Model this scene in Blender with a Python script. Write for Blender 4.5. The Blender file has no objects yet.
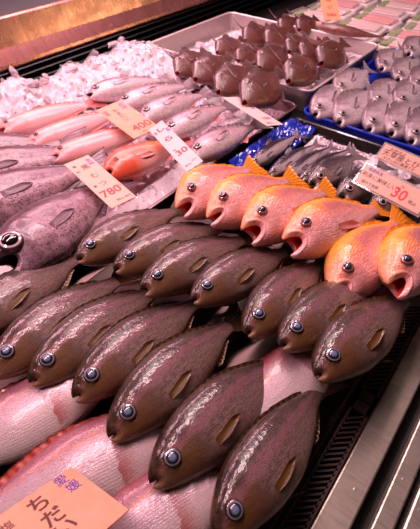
import bpy, bmesh, math, random
from mathutils import Vector, Matrix, noise as mnoise
import numpy as np
random.seed(7)
SC = bpy.context.scene
COL = SC.collection
PI = math.pi

# ------------------------------------------------------------------ camera
H = 0.75                       # eye height above the counter bed (m)
FPX = 420.0
PITCH, AZ = math.radians(45.3), math.radians(38.2)
FW = Vector((math.cos(AZ)*math.cos(PITCH), math.sin(AZ)*math.cos(PITCH), -math.sin(PITCH)))
RT = Vector((math.sin(AZ), -math.cos(AZ), 0))
UP = RT.cross(FW)
cam_d = bpy.data.cameras.new('camera')
cam = bpy.data.objects.new('camera', cam_d); COL.objects.link(cam)
M = Matrix((RT, UP, -FW)).transposed().to_4x4(); M.translation = (0, 0, H)
cam.matrix_world = M
cam_d.sensor_fit = 'HORIZONTAL'; cam_d.sensor_width = 36; cam_d.lens = 36*FPX/420
cam_d.clip_start = 0.01; cam_d.clip_end = 50
cam_d.dof.use_dof = True; cam_d.dof.focus_distance = 0.85; cam_d.dof.aperture_fstop = 9
SC.camera = cam

def at(px, py, z=0.0):
    """the point of the horizontal plane at height z that the photograph shows at (px, py)"""
    d = FW + RT*((px-210)/FPX) - UP*((py-264.5)/FPX)
    t = (z-H)/d.z
    return Vector((d.x*t, d.y*t, z))

# ------------------------------------------------------------------ materials
def lin(c):
    if isinstance(c, str):
        c = [int(c[i:i+2], 16)/255 for i in (0, 2, 4)]
        return tuple(x/12.92 if x <= .04045 else ((x+.055)/1.055)**2.4 for x in c) + (1,)
    return tuple(c) + (1,)

class NT:
    def __init__(s, name):
        s.m = bpy.data.materials.new(name); s.m.use_nodes = True
        s.t = s.m.node_tree; s.t.nodes.clear()
        s.out = s.t.nodes.new('ShaderNodeOutputMaterial')
        s.b = s.t.nodes.new('ShaderNodeBsdfPrincipled')
        s.t.links.new(s.b.outputs[0], s.out.inputs[0])
    def n(s, kind, **kw):
        nd = s.t.nodes.new('ShaderNode'+kind)
        for k, v in kw.items(): setattr(nd, k, v)
        return nd
    def put(s, sock, v):
        if hasattr(v, 'is_output'): s.t.links.new(v, sock)
        else: sock.default_value = v
    def set(s, **kw):
        for k, v in kw.items(): s.put(s.b.inputs[k.replace('_', ' ')], v)
        return s
    def math(s, op, a, b=0.0, c=None, clamp=False):
        nd = s.n('Math', operation=op, use_clamp=clamp)
        s.put(nd.inputs[0], a); s.put(nd.inputs[1], b)
        if c is not None: s.put(nd.inputs[2], c)
        return nd.outputs[0]
    def mix(s, f, a, b, mode='MIX'):
        nd = s.n('Mix', data_type='RGBA', blend_type=mode)
        s.put(nd.inputs[0], f); s.put(nd.inputs[6], a); s.put(nd.inputs[7], b)
        return nd.outputs[2]
    def ramp(s, f, stops, smooth=False):
        nd = s.n('ValToRGB'); e = nd.color_ramp.elements
        if smooth: nd.color_ramp.interpolation = 'EASE'
        while len(e) < len(stops): e.new(.5)
        for el, (p, c) in zip(e, stops):
            el.position = p; el.color = c if isinstance(c, tuple) and len(c) == 4 else lin(c) if not isinstance(c, (int, float)) else (c, c, c, 1)
        s.put(nd.inputs[0], f); return nd.outputs[0]
    def uv(s):
        u = s.n('UVMap'); sp = s.n('SeparateXYZ'); s.t.links.new(u.outputs[0], sp.inputs[0])
        return u.outputs[0], sp.outputs[0], sp.outputs[1]
    def obj(s): return s.n('TexCoord').outputs['Object']
    def scale(s, v, sc):
        nd = s.n('Mapping'); s.put(nd.inputs[0], v); nd.inputs['Scale'].default_value = sc; return nd.outputs[0]
    def noise(s, v, sc, det=3.0, rough=.55, dist=0.0):
        nd = s.n('TexNoise'); s.put(nd.inputs['Vector'], v)
        nd.inputs['Scale'].default_value = sc; nd.inputs['Detail'].default_value = det
        nd.inputs['Roughness'].default_value = rough; nd.inputs['Distortion'].default_value = dist
        return nd.outputs['Fac']
    def voro(s, v, sc, feature='F1', rnd=1.0):
        nd = s.n('TexVoronoi', feature=feature); s.put(nd.inputs['Vector'], v)
        nd.inputs['Scale'].default_value = sc; nd.inputs['Randomness'].default_value = rnd
        return nd.outputs['Distance']
    def bump(s, h, strength, dist=.001, normal=None):
        nd = s.n('Bump'); s.put(nd.inputs['Height'], h); nd.inputs['Strength'].default_value = strength
        nd.inputs['Distance'].default_value = dist
        if normal is not None: s.put(nd.inputs['Normal'], normal)
        return nd.outputs[0]

def plain(name, c, rough=.5, metal=0.0, bump=None, **kw):
    t = NT(name); t.set(Base_Color=lin(c), Roughness=rough, Metallic=metal)
    if bump: t.set(Normal=t.bump(t.noise(t.obj(), bump[0]), bump[1], .002))
    for k, v in kw.items(): t.set(**{k: v})
    return t.m

def fish_mat(name, stops, wob=.10, head=None, lines=None, mott=None, spots=None, patch=None, rough=.34, metal=.0,
             coat=.6, scales=(110, 44), bump=.35, tint_noise=.4, coatr=.2, headtop=.1, sheen=None, spec=.5):
    """skin: stops colour belly (0) to back (1); head = colour, reach; lines = strength, count; mott = scale, colour, amount"""
    t = NT(name); uvw, u, v = t.uv(); ob = t.obj()
    nz = t.noise(t.scale(uvw, (5, 3, 1)), 2.2, 4)
    vv = t.math('ADD', v, t.math('MULTIPLY', t.math('SUBTRACT', nz, .5), wob*2))
    col = t.ramp(vv, stops)
    sv = t.scale(uvw, (scales[0], scales[1], 1))
    vo = t.voro(sv, 1.0, rnd=.45)
    bh = vo
    if lines:
        w = t.n('TexWave', wave_type='BANDS', bands_direction='Y')
        t.put(w.inputs['Vector'], t.scale(uvw, (.35, 1, 1)))
        w.inputs['Scale'].default_value = lines[1]*2*PI/20; w.inputs['Distortion'].default_value = 5
        w.inputs['Detail'].default_value = 3.0; w.inputs['Detail Scale'].default_value = 7
        body = t.ramp(u, [(.2, 0.0), (.34, 1.0)])
        low = t.ramp(v, [(.45, 1.0), (.85, .25)])
        k = t.math('MULTIPLY', t.math('MULTIPLY', w.outputs[1], body), t.math('MULTIPLY', low, lines[0]))
        col = t.mix(k, col, lin(lines[2]))
        bh = t.math('ADD', vo, t.math('MULTIPLY', w.outputs[1], .6))
    if head:
        hm = t.ramp(t.math('ADD', u, t.math('MULTIPLY', t.math('SUBTRACT', nz, .5), .25)), [(head[1]-.1, 1.0), (head[1]+.06, 0.0)])
        hm = t.math('MULTIPLY', hm, t.ramp(v, [(.5, 1.0), (.9, headtop)]))
        col = t.mix(t.math('MULTIPLY', hm, head[2]), col, lin(head[0]))
    if patch:      # extra pigment: colour, u range, v range
        for c, u0, u1, v0, v1, amt in patch:
            n2 = t.noise(t.scale(uvw, (4, 3, 1)), 3.0, 3)
            a = t.ramp(t.math('ADD', u, t.math('MULTIPLY', t.math('SUBTRACT', n2, .5), .05)), [(max(0, u0-.05), 0.0), (u0+.05, 1.0), (u1-.05, 1.0), (min(1, u1+.05), 0.0)])
            b = t.ramp(t.math('ADD', v, t.math('MULTIPLY', t.math('SUBTRACT', n2, .5), .2)), [(max(0, v0-.06), 0.0), (v0+.06, 1.0), (max(v0+.07, v1-.06), 1.0), (min(1, v1+.06), 0.0 if v1 < 1 else 1.0)])
            col = t.mix(t.math('MULTIPLY', t.math('MULTIPLY', a, b), amt), col, lin(c))
    if mott:
        mn = t.noise(t.scale(uvw, (2.2, 1, 1)), mott[0], 5, .65)
        col = t.mix(t.math('MULTIPLY', t.ramp(mn, [(.45, 0.0), (.62, 1.0)]), mott[2]), col, lin(mott[1]))
    if spots:
        sn = t.voro(t.scale(uvw, (2.4, 1, 1)), spots[0], rnd=1.0)
        col = t.mix(t.math('MULTIPLY', t.ramp(sn, [(spots[3]*.6, 1.0), (spots[3], 0.0)]), spots[2]), col, lin(spots[1]))
    fine = t.noise(t.scale(uvw, (34, 15, 1)), 3, 4, .7)
    col = t.mix(tint_noise, col, t.ramp(fine, [(.3, .0), (.75, 1.0)]), 'OVERLAY')
    met = metal
    if sheen:      # silvery layer with highlight band painted in: colour, v range, u range, metallic
        sn_ = t.math('ADD', v, t.math('MULTIPLY', t.math('SUBTRACT', nz, .5), .22))
        a = t.ramp(sn_, [(sheen[1], 0.0), ((sheen[1]*2+sheen[2])/3, 1.0), ((sheen[1]+sheen[2]*2)/3, 1.0), (sheen[2], 0.0)], True)
        fl = t.ramp(t.noise(t.scale(uvw, (38, 17, 1)), 3, 3, .7), [(.38, .15), (.62, 1.0)])
        a = t.math('MULTIPLY', t.math('MULTIPLY', a, fl), sheen[3])
        col = t.mix(a, col, lin(sheen[0])); met = t.math('MAXIMUM', metal, t.math('MULTIPLY', a, sheen[4]))
    skin = t.math('ADD', bh, t.math('MULTIPLY', t.noise(t.scale(uvw, (14, 6, 1)), 2, 4), 1.4))
    rr = t.math('ADD', t.math('MULTIPLY', t.noise(t.scale(uvw, (20, 9, 1)), 2, 3), .3), rough-.15)
    t.set(Base_Color=col, Roughness=rr, Metallic=met, Specular_IOR_Level=spec, Coat_Weight=coat, Coat_Roughness=coatr, Coat_IOR=1.6)
    t.set(Normal=t.bump(skin, bump, .0014), Coat_Normal=t.bump(t.math('ADD', t.voro(t.scale(uvw, (scales[0]*.6, scales[1]*.6, 1)), 1.0), t.noise(t.scale(uvw, (14, 6, 1)), 2, 4)), bump*.6, .0011))
    return t.m

def fin_mat(name, c0, c1, rays=16, alpha=1.0):
    t = NT(name); uvw, u, v = t.uv()
    w = t.math('SINE', t.math('MULTIPLY', u, rays*2*PI))
    k = t.math('MULTIPLY_ADD', w, .5, .5)
    col = t.mix(k, lin(c0), lin(c1))
    t.set(Base_Color=col, Roughness=.35, Coat_Weight=.5, Coat_Roughness=.15, Subsurface_Weight=.0,
          Normal=t.bump(w, .4, .001))
    if alpha < 1: t.set(Alpha=alpha)
    return t.m

def eye_mat(name, ring, inner, rim, pupil=False):
    t = NT(name); _, u, v = t.uv()
    if pupil:
        col = t.ramp(u, [(0, inner), (.45, inner), (.7, ring), (1, rim)])
    else:
        col = t.ramp(u, [(0, inner), (.66, inner), (.70, ring), (.80, ring), (.88, rim), (1, rim)])
    t.set(Base_Color=col, Roughness=.12, Metallic=0 if pupil else .25, Coat_Weight=1.0, Coat_Roughness=.03)
    return t.m

MAT = {}
MAT['grunt'] = fish_mat('dark_grunt_skin', [(0, '967262'), (.2, '68423a'), (.42, '442426'), (.6, '2b1316'), (.72, '150709'), (1, '090303')],
                        sheen=('a86c80', .56, .80, .45, .8), spec=.25, head=('825824', .24, .6), lines=(.9, 42, 'a88c84'), mott=(9, '6e4c2c', .3), rough=.42, metal=.0, coat=.7, coatr=.17, scales=(95, 40), bump=.5)
MAT['rockfish'] = fish_mat('orange_rockfish_skin', [(0, 'f6e0dc'), (.3, 'f2c0c0'), (.54, 'eea29e'), (.70, 'ec925c'), (.84, 'eea030'), (1, 'f2b428')],
                           head=('f0a29c', .24, .7), mott=(8, 'd87868', .4), patch=[('a05c80', .36, .8, .62, .86, .55), ('f7b02a', .15, .9, .86, 1.0, .6)],
                           spots=(11, 'b88aa0', .35, .22), rough=.38, metal=.0, coat=.45, scales=(52, 24), bump=1.0, sheen=('f4d0c8', .25, .5, .22, .2), headtop=.85)
MAT['filefish'] = fish_mat('brown_filefish_skin', [(0, '90503f'), (.3, '723a30'), (.7, '5c2e28'), (1, '44221e')],
                           mott=(8, '46282a', .6), spots=(9, 'a06a60', .35, .25), rough=.4, coat=.9, coatr=.16, scales=(60, 40), bump=.9, wob=.3)
MAT['butterfish'] = fish_mat('silver_butterfish_skin', [(0, 'f0e2e2'), (.4, 'e6d6d8'), (.66, 'ccb8be'), (.86, '907c84'), (1, '5c4e56')],
                             head=('c8b4b4', .25, .45), patch=[('5c484c', .0, .14, .3, .95, .6)], mott=(8, '6a565e', .25), lines=(.15, 18, '8d7c84'), rough=.30, metal=.2, coat=.6, scales=(140, 70), bump=.3)
MAT['sardine'] = fish_mat('sardine_skin', [(0, 'f0e2e2'), (.42, 'e2d0d4'), (.54, 'b09ea6'), (.62, '40343e'), (1, '1c161e')],
                          head=('5a4640', .2, .3), rough=.25, metal=.35, coat=.7, scales=(140, 40), bump=.25, wob=.04)
MAT['mackerel'] = fish_mat('horse_mackerel_skin', [(0, 'd6c4c0'), (.4, 'b09a98'), (.6, '6e5e60'), (.8, '3c3438'), (1, '2a2428')],
                           head=('8a6c5c', .24, .5), mott=(9, '3c3030', .4), rough=.28, metal=.3, coat=.7, bump=.35)
MAT['tilefish'] = fish_mat('pink_tilefish_skin', [(0, 'f6d2d2'), (.35, 'f2b4b6'), (.55, 'ee9a9a'), (.68, 'f0b898'), (.75, 'ec8c8c'), (1, 'dc7c80')],
                           head=('f08a8a', .26, .5), rough=.3, coat=.7, scales=(130, 46), bump=.3, wob=.05)
MAT['coral'] = fish_mat('orange_head_skin', [(0, 'f0b8b0'), (.4, 'ee9c8c'), (.7, 'e8724e'), (1, 'd85a3a')],
                        head=('ea5c3a', .36, .95), patch=[('8c3c34', .42, .5, .45, 1.0, .6), ('f2a040', .55, .85, .4, .8, .5)], rough=.3, coat=.6, scales=(110, 46), bump=.25)
MAT['croaker'] = fish_mat('silver_croaker_skin', [(0, 'f4e4e6'), (.42, 'e6c8ce'), (.62, 'c69ca8'), (.82, '94707c'), (1, '704f5a')],
                          head=('ecd2d6', .24, .55), mott=(10, '94747e', .4), lines=(.2, 16, 'a07f8a'), rough=.3, metal=.12, coat=.65, scales=(150, 60), bump=.3)
MAT['gnomefish'] = fish_mat('dark_gnomefish_skin', [(0, 'd0a8b0'), (.35, 'b48a96'), (.62, '80596a'), (.82, '523640'), (1, '362430')],
                            head=('6c4a58', .28, .65), spots=(24, '2a1820', .8, .36), mott=(10, '4e3340', .55), rough=.33, metal=.12, coat=.6, scales=(90, 40), bump=.55)
MAT['bream'] = fish_mat('pink_sea_bream_skin', [(0, 'dccfcc'), (.4, 'ccb6b6'), (.62, 'b08e98'), (.85, '94606c'), (1, '8c4248')],
                        head=('e8c8c6', .25, .5), patch=[('b8704c', .3, .95, .72, .735, .6), ('b0342e', .262, .27, .12, .8, .8)], rough=.32, metal=.08, coat=.6, lines=(.10, 30, 'b08890'), scales=(110, 44), bump=.3, wob=.06, sheen=('dcc8d0', .3, .8, .6, .5))
MAT['mouth'] = plain('mouth_lining', 'c43a30', .3, Coat_Weight=.5)
MAT['mouth_dark'] = plain('dark_mouth_lining', '2c1410', .4)
FIN = {
 'grunt': fin_mat('dark_fin', '2a1814', '5e4020', 14), 'gold': fin_mat('gold_fin', '8a5c20', '3a2210', 7),
 'orange': fin_mat('orange_fin', 'f0a01c', 'e8801e', 14), 'brown': fin_mat('brown_fin', '4a2c2a', '6e4640', 12),
 'silver': fin_mat('silver_fin', '9c8a8e', '6c5a60', 12), 'pink': fin_mat('pink_fin', 'e89a9a', 'd87070', 14),
 'red': fin_mat('red_fin', '9c3028', 'b85848', 16), 'purple': fin_mat('purple_fin', '5a3c4a', '8a6474', 14),
}
EYE = {
 'grunt': (eye_mat('blue_grey_eye', '8c8890', '30242c', '1c1214'), eye_mat('dark_pupil', '26304a', '6a7c92', '0c0c14', True)),
 'silver': (eye_mat('silver_eye', 'e0c8cc', '6a4a50', '5c4046'), eye_mat('black_pupil', '0c0c12', '14141c', '08080c', True)),
 'gold': (eye_mat('gold_rim_eye', '9a6a64', '5a3a3c', 'a05c50'), eye_mat('navy_pupil', '141828', '38465c', '08080e', True)),
 'plain': (eye_mat('brown_eye', '8a5c50', '3c2422', '6c4640'), eye_mat('small_pupil', '0c0a0c', '181418', '060606', True)),
 'coral': (eye_mat('orange_eye', 'd86a4c', '8c3020', 'd06040'), eye_mat('deep_pupil', '100c10', '201820', '080808', True)),
}

def steel(name, c='b8aaa4', rough=.28, brushed=(3, 120, 3), scr=.35):
    t = NT(name); ob = t.obj()
    st = t.noise(t.scale(ob, brushed), 4, 3)
    bl = t.noise(ob, 9, 5, .6)
    col = t.mix(t.math('MULTIPLY', bl, .5), lin(c), tuple(x*.55 for x in lin(c)[:3])+(1,))
    t.set(Base_Color=col, Metallic=1.0, Roughness=t.math('ADD', t.math('MULTIPLY', t.math('ADD', st, bl), .16), rough-.12),
          Normal=t.bump(st, scr, .0006))
    return t.m
def worn_steel(name, c, rough, metal=.8, streak=(90, 8, 90)):
    t = NT(name); ob = t.obj()
    bl = t.noise(ob, 14, 6, .65); dr = t.voro(ob, 34, rnd=1.0)
    dots = t.ramp(dr, [(.06, 1.0), (.09, 0.0)])
    st = t.noise(t.scale(ob, streak), 3, 3)
    col = t.mix(t.ramp(bl, [(.35, 0.0), (.7, 1.0)]), lin(c), tuple(x*.5 for x in lin(c)[:3])+(1,))
    col = t.mix(t.math('MULTIPLY', t.ramp(st, [(.45, 0.0), (.7, 1.0)]), .45), col, tuple(x*.45 for x in lin(c)[:3])+(1,))
    col = t.mix(t.math('MULTIPLY', dots, .5), col, lin('d8cfca'))
    t.set(Base_Color=col, Metallic=metal, Roughness=t.math('ADD', t.math('MULTIPLY', bl, .3), rough-.1),
          Normal=t.bump(t.math('ADD', t.math('MULTIPLY', dots, 1.5), st), .35, .0008))
    return t.m
MAT['rail'] = worn_steel('worn_steel', 'd2c6b8', .36)
MAT['tray_steel'] = steel('tray_steel', 'b4a8a8', .32, (3, 3, 3), .1)
MAT['pale_steel'] = steel('brushed_pale_steel', 'd8ccca', .5, (3, 3, 3), .1)
MAT['mid_steel'] = steel('wet_mid_steel', '84686e', .34, (3, 3, 3), .1)
MAT['dark_steel'] = steel('shaded_dark_steel', '5c4c4a', .35, (3, 3, 3), .1)  # tray steel darkened to paint in the shade of the gaps between fish
MAT['shelf_steel'] = worn_steel('dripping_shelf_steel', 'd08c86', .22, .75, (16, 1, 1.2))  # pink copper reflections put into the base colour of the steel
MAT['shelf_top'] = plain('shelf_top_grey', '3a3c3e', .6, .1, bump=(20, .2))
MAT['black'] = plain('black_plastic', '0c0a0b', .35)
MAT['grille'] = plain('grille_plastic', '4c3a38', .32, Coat_Weight=.3)
MAT['bed'] = plain('black_bed', '140f10', .4)
MAT['blue_tray'] = plain('blue_tray_plastic', '1830b8', .25, Coat_Weight=.5)
MAT['blue_film'] = plain('blue_film', '1c30a8', .12, Coat_Weight=1.0)
MAT['dark_tray'] = plain('dark_tray_plastic', '1c1618', .22, Coat_Weight=.5)
MAT['foam'] = plain('white_foam', 'e8dcdc', .55, bump=(120, .2))
t = NT('ice'); ob = t.obj()
t.set(Base_Color=lin('e0d2d8'), Roughness=.4, Transmission_Weight=.12, IOR=1.31, Subsurface_Weight=.5, Subsurface_Radius=(.02, .02, .02), Subsurface_Scale=.5,
      Coat_Weight=.3, Normal=t.bump(t.noise(ob, 60, 4), .5, .004))
MAT['ice'] = t.m
t = NT('clear_ice'); ob = t.obj()
t.set(Base_Color=lin('ece2e8'), Roughness=.25, Transmission_Weight=.55, IOR=1.2, Coat_Weight=.2, Normal=t.bump(t.noise(ob, 70, 4), .4, .003))
MAT['clear_ice'] = t.m
def paper(name, c):
    t = NT(name); n = t.noise(t.obj(), 40, 3)
    t.set(Base_Color=t.mix(t.math('MULTIPLY', n, .12), lin(c), lin('ffffff')), Roughness=.5, Specular_IOR_Level=.3, Coat_Weight=.12, Coat_Roughness=.2); return t.m
MAT['paper_orange'] = paper('orange_paper', 'd48a64'); MAT['paper_pink'] = paper('pink_paper', 'dca48e'); MAT['paper_rose'] = paper('rose_paper', 'e0b8b4'); MAT['paper_hot'] = paper('bright_orange_paper', 'f08a5a')
MAT['ink_black'] = plain('black_ink', '2a1614', .5); MAT['ink_red'] = plain('red_ink', 'd8282a', .5)
MAT['ink_blue'] = plain('blue_ink', '28309a', .5); MAT['ink_brown'] = plain('brown_ink', '4a1c14', .5)
t = NT('clear_sleeve'); t.set(Base_Color=lin('f0e4e0'), Roughness=.1, Transmission_Weight=.6, IOR=1.3, Coat_Weight=1.0, Alpha=.55); MAT['sleeve'] = t.m

# ------------------------------------------------------------------ object helpers
def link_mesh(name, verts, faces, mats, parent=None, uvs=None, fmat=None, smooth=True):
    me = bpy.data.meshes.new(name); me.from_pydata([tuple(v) for v in verts], [], faces)
    for m in (mats if isinstance(mats, (list, tuple)) else [mats]): me.materials.append(m)
    if fmat: me.polygons.foreach_set('material_index', fmat)
    if smooth: me.polygons.foreach_set('use_smooth', [True]*len(me.polygons))
    if uvs is not None:
        l = me.uv_layers.new(name='UVMap'); vi = np.zeros(len(me.loops), dtype=np.int32); me.loops.foreach_get('vertex_index', vi)
        l.data.foreach_set('uv', np.asarray(uvs, dtype=np.float32)[vi].ravel())
    me.validate(); me.update()
    o = bpy.data.objects.new(name, me); COL.objects.link(o)
    if parent: o.parent = parent
    return o
def bm_obj(name, bm, mat, parent=None, smooth=False):
    bmesh.ops.recalc_face_normals(bm, faces=bm.faces[:])
    me = bpy.data.meshes.new(name); bm.to_mesh(me); bm.free()
    for m in (mat if isinstance(mat, (list, tuple)) else [mat]): me.materials.append(m)
    if smooth: me.polygons.foreach_set('use_smooth', [True]*len(me.polygons))
    o = bpy.data.objects.new(name, me); COL.objects.link(o)
    if parent: o.parent = parent
    return o
def tag(o, label=None, cat=None, group=None, kind=None):
    if label: o['label'] = label
    if cat: o['category'] = cat
    if group: o['group'] = group
    if kind: o['kind'] = kind
    return o
def empty(name, M_=None):
    o = bpy.data.objects.new(name, None); COL.objects.link(o); o.empty_display_size = .02
    if M_ is not None: o.matrix_world = M_
    return o
def box(bm, x0, x1, y0, y1, z0, z1, bev=0):
    r = bmesh.ops.create_cube(bm, size=1)
    for v in r['verts']:
        v.co = Vector(((x0+x1)/2+v.co.x*(x1-x0), (y0+y1)/2+v.co.y*(y1-y0), (z0+z1)/2+v.co.z*(z1-z0)))
    if bev:
        es = set(e for v in r['verts'] for e in v.link_edges)
        bmesh.ops.bevel(bm, geom=list(es), offset=bev, segments=2, affect='EDGES', profile=.5)
def extrude_profile(name, prof, x0, x1, mat, parent, nx=1, close=True, smooth=False):
    vs = []; fs = []; n = len(prof)
    for i in range(nx+1):
        x = x0+(x1-x0)*i/nx
        vs += [(x, y, z) for y, z in prof]
    for i in range(nx):
        for j in range(n if close else n-1):
            a, b = i*n+j, i*n+(j+1) % n
            fs.append((a, b, b+n, a+n))
    if close: fs += [tuple(range(n))[::-1], tuple(range(nx*n, nx*n+n))]
    o = link_mesh(name, vs, fs, mat, parent, smooth=smooth)
    return o

# ------------------------------------------------------------------ fish builder
def curve(pts):
    xs = np.array([p[0] for p in pts], float); ys = np.array([p[1] for p in pts], float)
    d = np.diff(ys)/np.diff(xs); m = np.zeros(len(xs)); m[0] = d[0]; m[-1] = d[-1]
    for i in range(1, len(xs)-1): m[i] = 0 if d[i-1]*d[i] <= 0 else 2*d[i-1]*d[i]/(d[i-1]+d[i])
    def f(x):
        x = np.clip(x, xs[0], xs[-1]); i = np.clip(np.searchsorted(xs, x)-1, 0, len(xs)-2)
        h = xs[i+1]-xs[i]; t = (x-xs[i])/h
        return ys[i]*(2*t**3-3*t**2+1)+h*m[i]*(t**3-2*t**2+t)+ys[i+1]*(-2*t**3+3*t**2)+h*m[i+1]*(t**3-t**2)
    return f
def sstep(a, b, x): t = np.clip((x-a)/(b-a), 0, 1); return t*t*(3-2*t)

class Fish:
    """local frame: snout at the origin, tail towards +X, back towards +Y, visible flank +Z; unit length"""
    def __init__(s, sp, bend=0.0, droop=0.0, gape=None, mirror=False):
        s.sp = sp; s.top = curve(sp['top']); s.bot = curve(sp['bot']); s.thk = curve(sp['thk'])
        s.xb = sp['top'][-1][0]; s.bend = bend; s.droop = droop; s.mirror = mirror
        s.gape = sp.get('gape', .006) if gape is None else gape
        s.corner = sp.get('corner', .05)
    def warp(s, P):
        P = np.array(P, float); x = P[:, 0]
        if s.mirror: P[:, 1] *= -1
        P[:, 1] += s.bend*(x-.3)**2*np.sign(x-.3)*(1 if not s.mirror else -1)
        P[:, 2] -= s.droop*np.clip(x-.45, 0, 1)**2
        return P
    def half(s, x, y):
        t, b, w = float(s.top(x)), float(s.bot(x)), float(s.thk(x))
        c, h = (t+b)/2, max((t-b)/2, 1e-4); q = min(1, abs((y-c)/h))
        return w*(1-q*q)**.46
    def body(s, mats, parent, L, n=72, m=28):
        sp = s.sp; xg, xe, ye, re = sp['gill'], *sp['eye']
        ts = (np.arange(n+1)/n)**1.35; V = []; UV = []; F = []; FM = []
        for k in range(4):             # pocket of the mouth, deepest ring first
            V.append(None)
        rings = []
        def ring(x, sc=1.0, inner=0.0):
            ph = np.arange(m)*2*PI/m; t, b, w = s.top(x), s.bot(x), s.thk(x)
            c, h = (t+b)/2, (t-b)/2
            cs, sn = np.cos(ph), np.sin(ph)
            y = c+h*cs; z = w*np.sign(sn)*np.abs(sn)**.92
            yr = cs; X = np.full(m, x) + s.corner*np.abs(sn)**1.6*np.clip(1-x/.2, 0, 1)**1.5
            X = X + sp.get('jut', 0)*np.clip(-cs, 0, 1)*np.clip(1-x/.12, 0, 1)*-1
            if x < .16:                # open the jaws
                op = s.gape*np.clip(1-x/.16, 0, 1)**1.3
                y = y + op*np.sign(cs)*np.abs(cs)**.6
                lip = 1+.16*np.exp(-((x-.012)/.012)**2); z = z*lip
            # gill cover and cheek plates
            for g, amp in ((xg, sp.get('gillamp', .05)), (xg*.66, .02)):
                d = X-(g-.045*(yr+.15)**2*(sp.get('depthk', 1)))
                k = sstep(-.09, -.005, d)*(1-sstep(-.002, .012, d))
                z = z*(1+amp*k*np.clip(1.2-np.abs(yr)*1.1, 0, 1))
            dd = np.sqrt((X-xe)**2+(y-ye)**2)/re
            z = z+np.sign(sn)*re*.18*np.exp(-((dd-1.15)/.28)**2)
            return np.stack([X, y, z], 1)
        outer = [ring(x) for x in ts*s.xb]
        r0 = outer[0]; inn = []
        for k, (sc, dx) in enumerate(((.55, .16), (.75, .10), (.88, .035), (.93, .004))):
            c0 = r0.mean(0); q = c0+(r0-c0)*np.array([1, sc, sc]); q[:, 0] = r0[:, 0]*(1-.3*(1-sc))+dx; inn.append(q)
        allr = inn+outer; P = np.concatenate(allr); nr = len(allr)
        xs = [0]*4+list(ts)
        for i in range(nr):
            for j in range(m): UV.append((xs[i], .5+.5*math.cos(j*2*PI/m)))
        for i in range(nr-1):
            for j in range(m):
                a, b = i*m+j, i*m+(j+1) % m
                F.append((a, a+m, b+m, b)); FM.append(1 if i < 3 else 0)
        F.append(tuple(range(m))); FM.append(1)
        F.append(tuple(range((nr-1)*m, nr*m))[::-1]); FM.append(0)
        if s.mirror: F = [f[::-1] for f in F]
        F = [f[::-1] for f in F]
        return link_mesh('body', s.warp(P)*L, F, mats, parent, UV, FM)
    def fin(s, name, base, tip, mat, parent, L, thick=.004, nv=5, ripple=.004, rays=14):
        base, tip = np.array(base, float), np.array(tip, float); n = len(base)
        G = np.zeros((n, nv, 3)); UV = []
        for j in range(nv):
            f = j/(nv-1); G[:, j] = base*(1-f)+tip*f
            G[:, j, 2] += ripple*f*np.sin(np.arange(n)/(n-1)*rays*2*PI*.5)
        du = np.gradient(G, axis=0); dv = np.gradient(G, axis=1); N = np.cross(du, dv); N /= np.linalg.norm(N, axis=2, keepdims=True)+1e-9
        th = thick*.5*(1-.8*np.linspace(0, 1, nv))[None, :, None]
        A, B = G+N*th, G-N*th
        P = np.concatenate([A.reshape(-1, 3), B.reshape(-1, 3)]); o = n*nv; F = []
        for i in range(n-1):
            for j in range(nv-1):
                a = i*nv+j; F.append((a, a+nv, a+nv+1, a+1)); F.append((o+a, o+a+1, o+a+nv+1, o+a+nv))
        edge = [i*nv for i in range(n)]+[(n-1)*nv+j for j in range(1, nv)]+[i*nv+nv-1 for i in range(n-2, -1, -1)]+[j for j in range(nv-2, 0, -1)]
        for a, b in zip(edge, edge[1:]+edge[:1]): F.append((a, b, o+b, o+a))
        uv = [(i/(n-1), j/(nv-1)) for i in range(n) for j in range(nv)]
        return link_mesh(name, s.warp(P)*L, F, mat, parent, uv+uv)
    def eye(s, kinds, parent, L):
        x, y, r = s.sp['eye']; e = .004
        n = Vector((-(s.half(x+e, y)-s.half(x-e, y))/(2*e), -(s.half(x, y+e)-s.half(x, y-e))/(2*e), 1)).normalized()
        if s.mirror: pass
        p = Vector((x, y, s.half(x, y)))
        a = n.orthogonal().normalized(); b = n.cross(a)
        def lathe(name, prof, mat, par, seg=24):
            V, UV, F = [], [], []; R = prof[0][0]
            for rr, hh in prof:
                for k in range(seg):
                    q = p+(a*math.cos(2*PI*k/seg)+b*math.sin(2*PI*k/seg))*rr*r+n*hh*r
                    V.append(q); UV.append((rr/R, .5))
            V.append(p+n*prof[-1][1]*r*1.02); UV.append((0, .5)); c = len(V)-1
            for i in range(len(prof)-1):
                for k in range(seg):
                    k2 = (k+1) % seg; F.append((i*seg+k, i*seg+k2, (i+1)*seg+k2, (i+1)*seg+k))
            o = (len(prof)-1)*seg
            for k in range(seg): F.append((o+k, o+(k+1) % seg, c))
            if s.mirror: F = [f[::-1] for f in F]
            return link_mesh(name, s.warp(V)*L, F, mat, par, UV)
        ey = lathe('eye', [(1.12, -.25), (1.08, .10), (1.0, .20), (.86, .24), (.70, .30), (.5, .38), (.2, .42)], kinds[0], parent)
        lathe('pupil', [(.74, .22), (.71, .34), (.56, .46), (.33, .55), (.1, .58)], kinds[1], ey)
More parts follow.
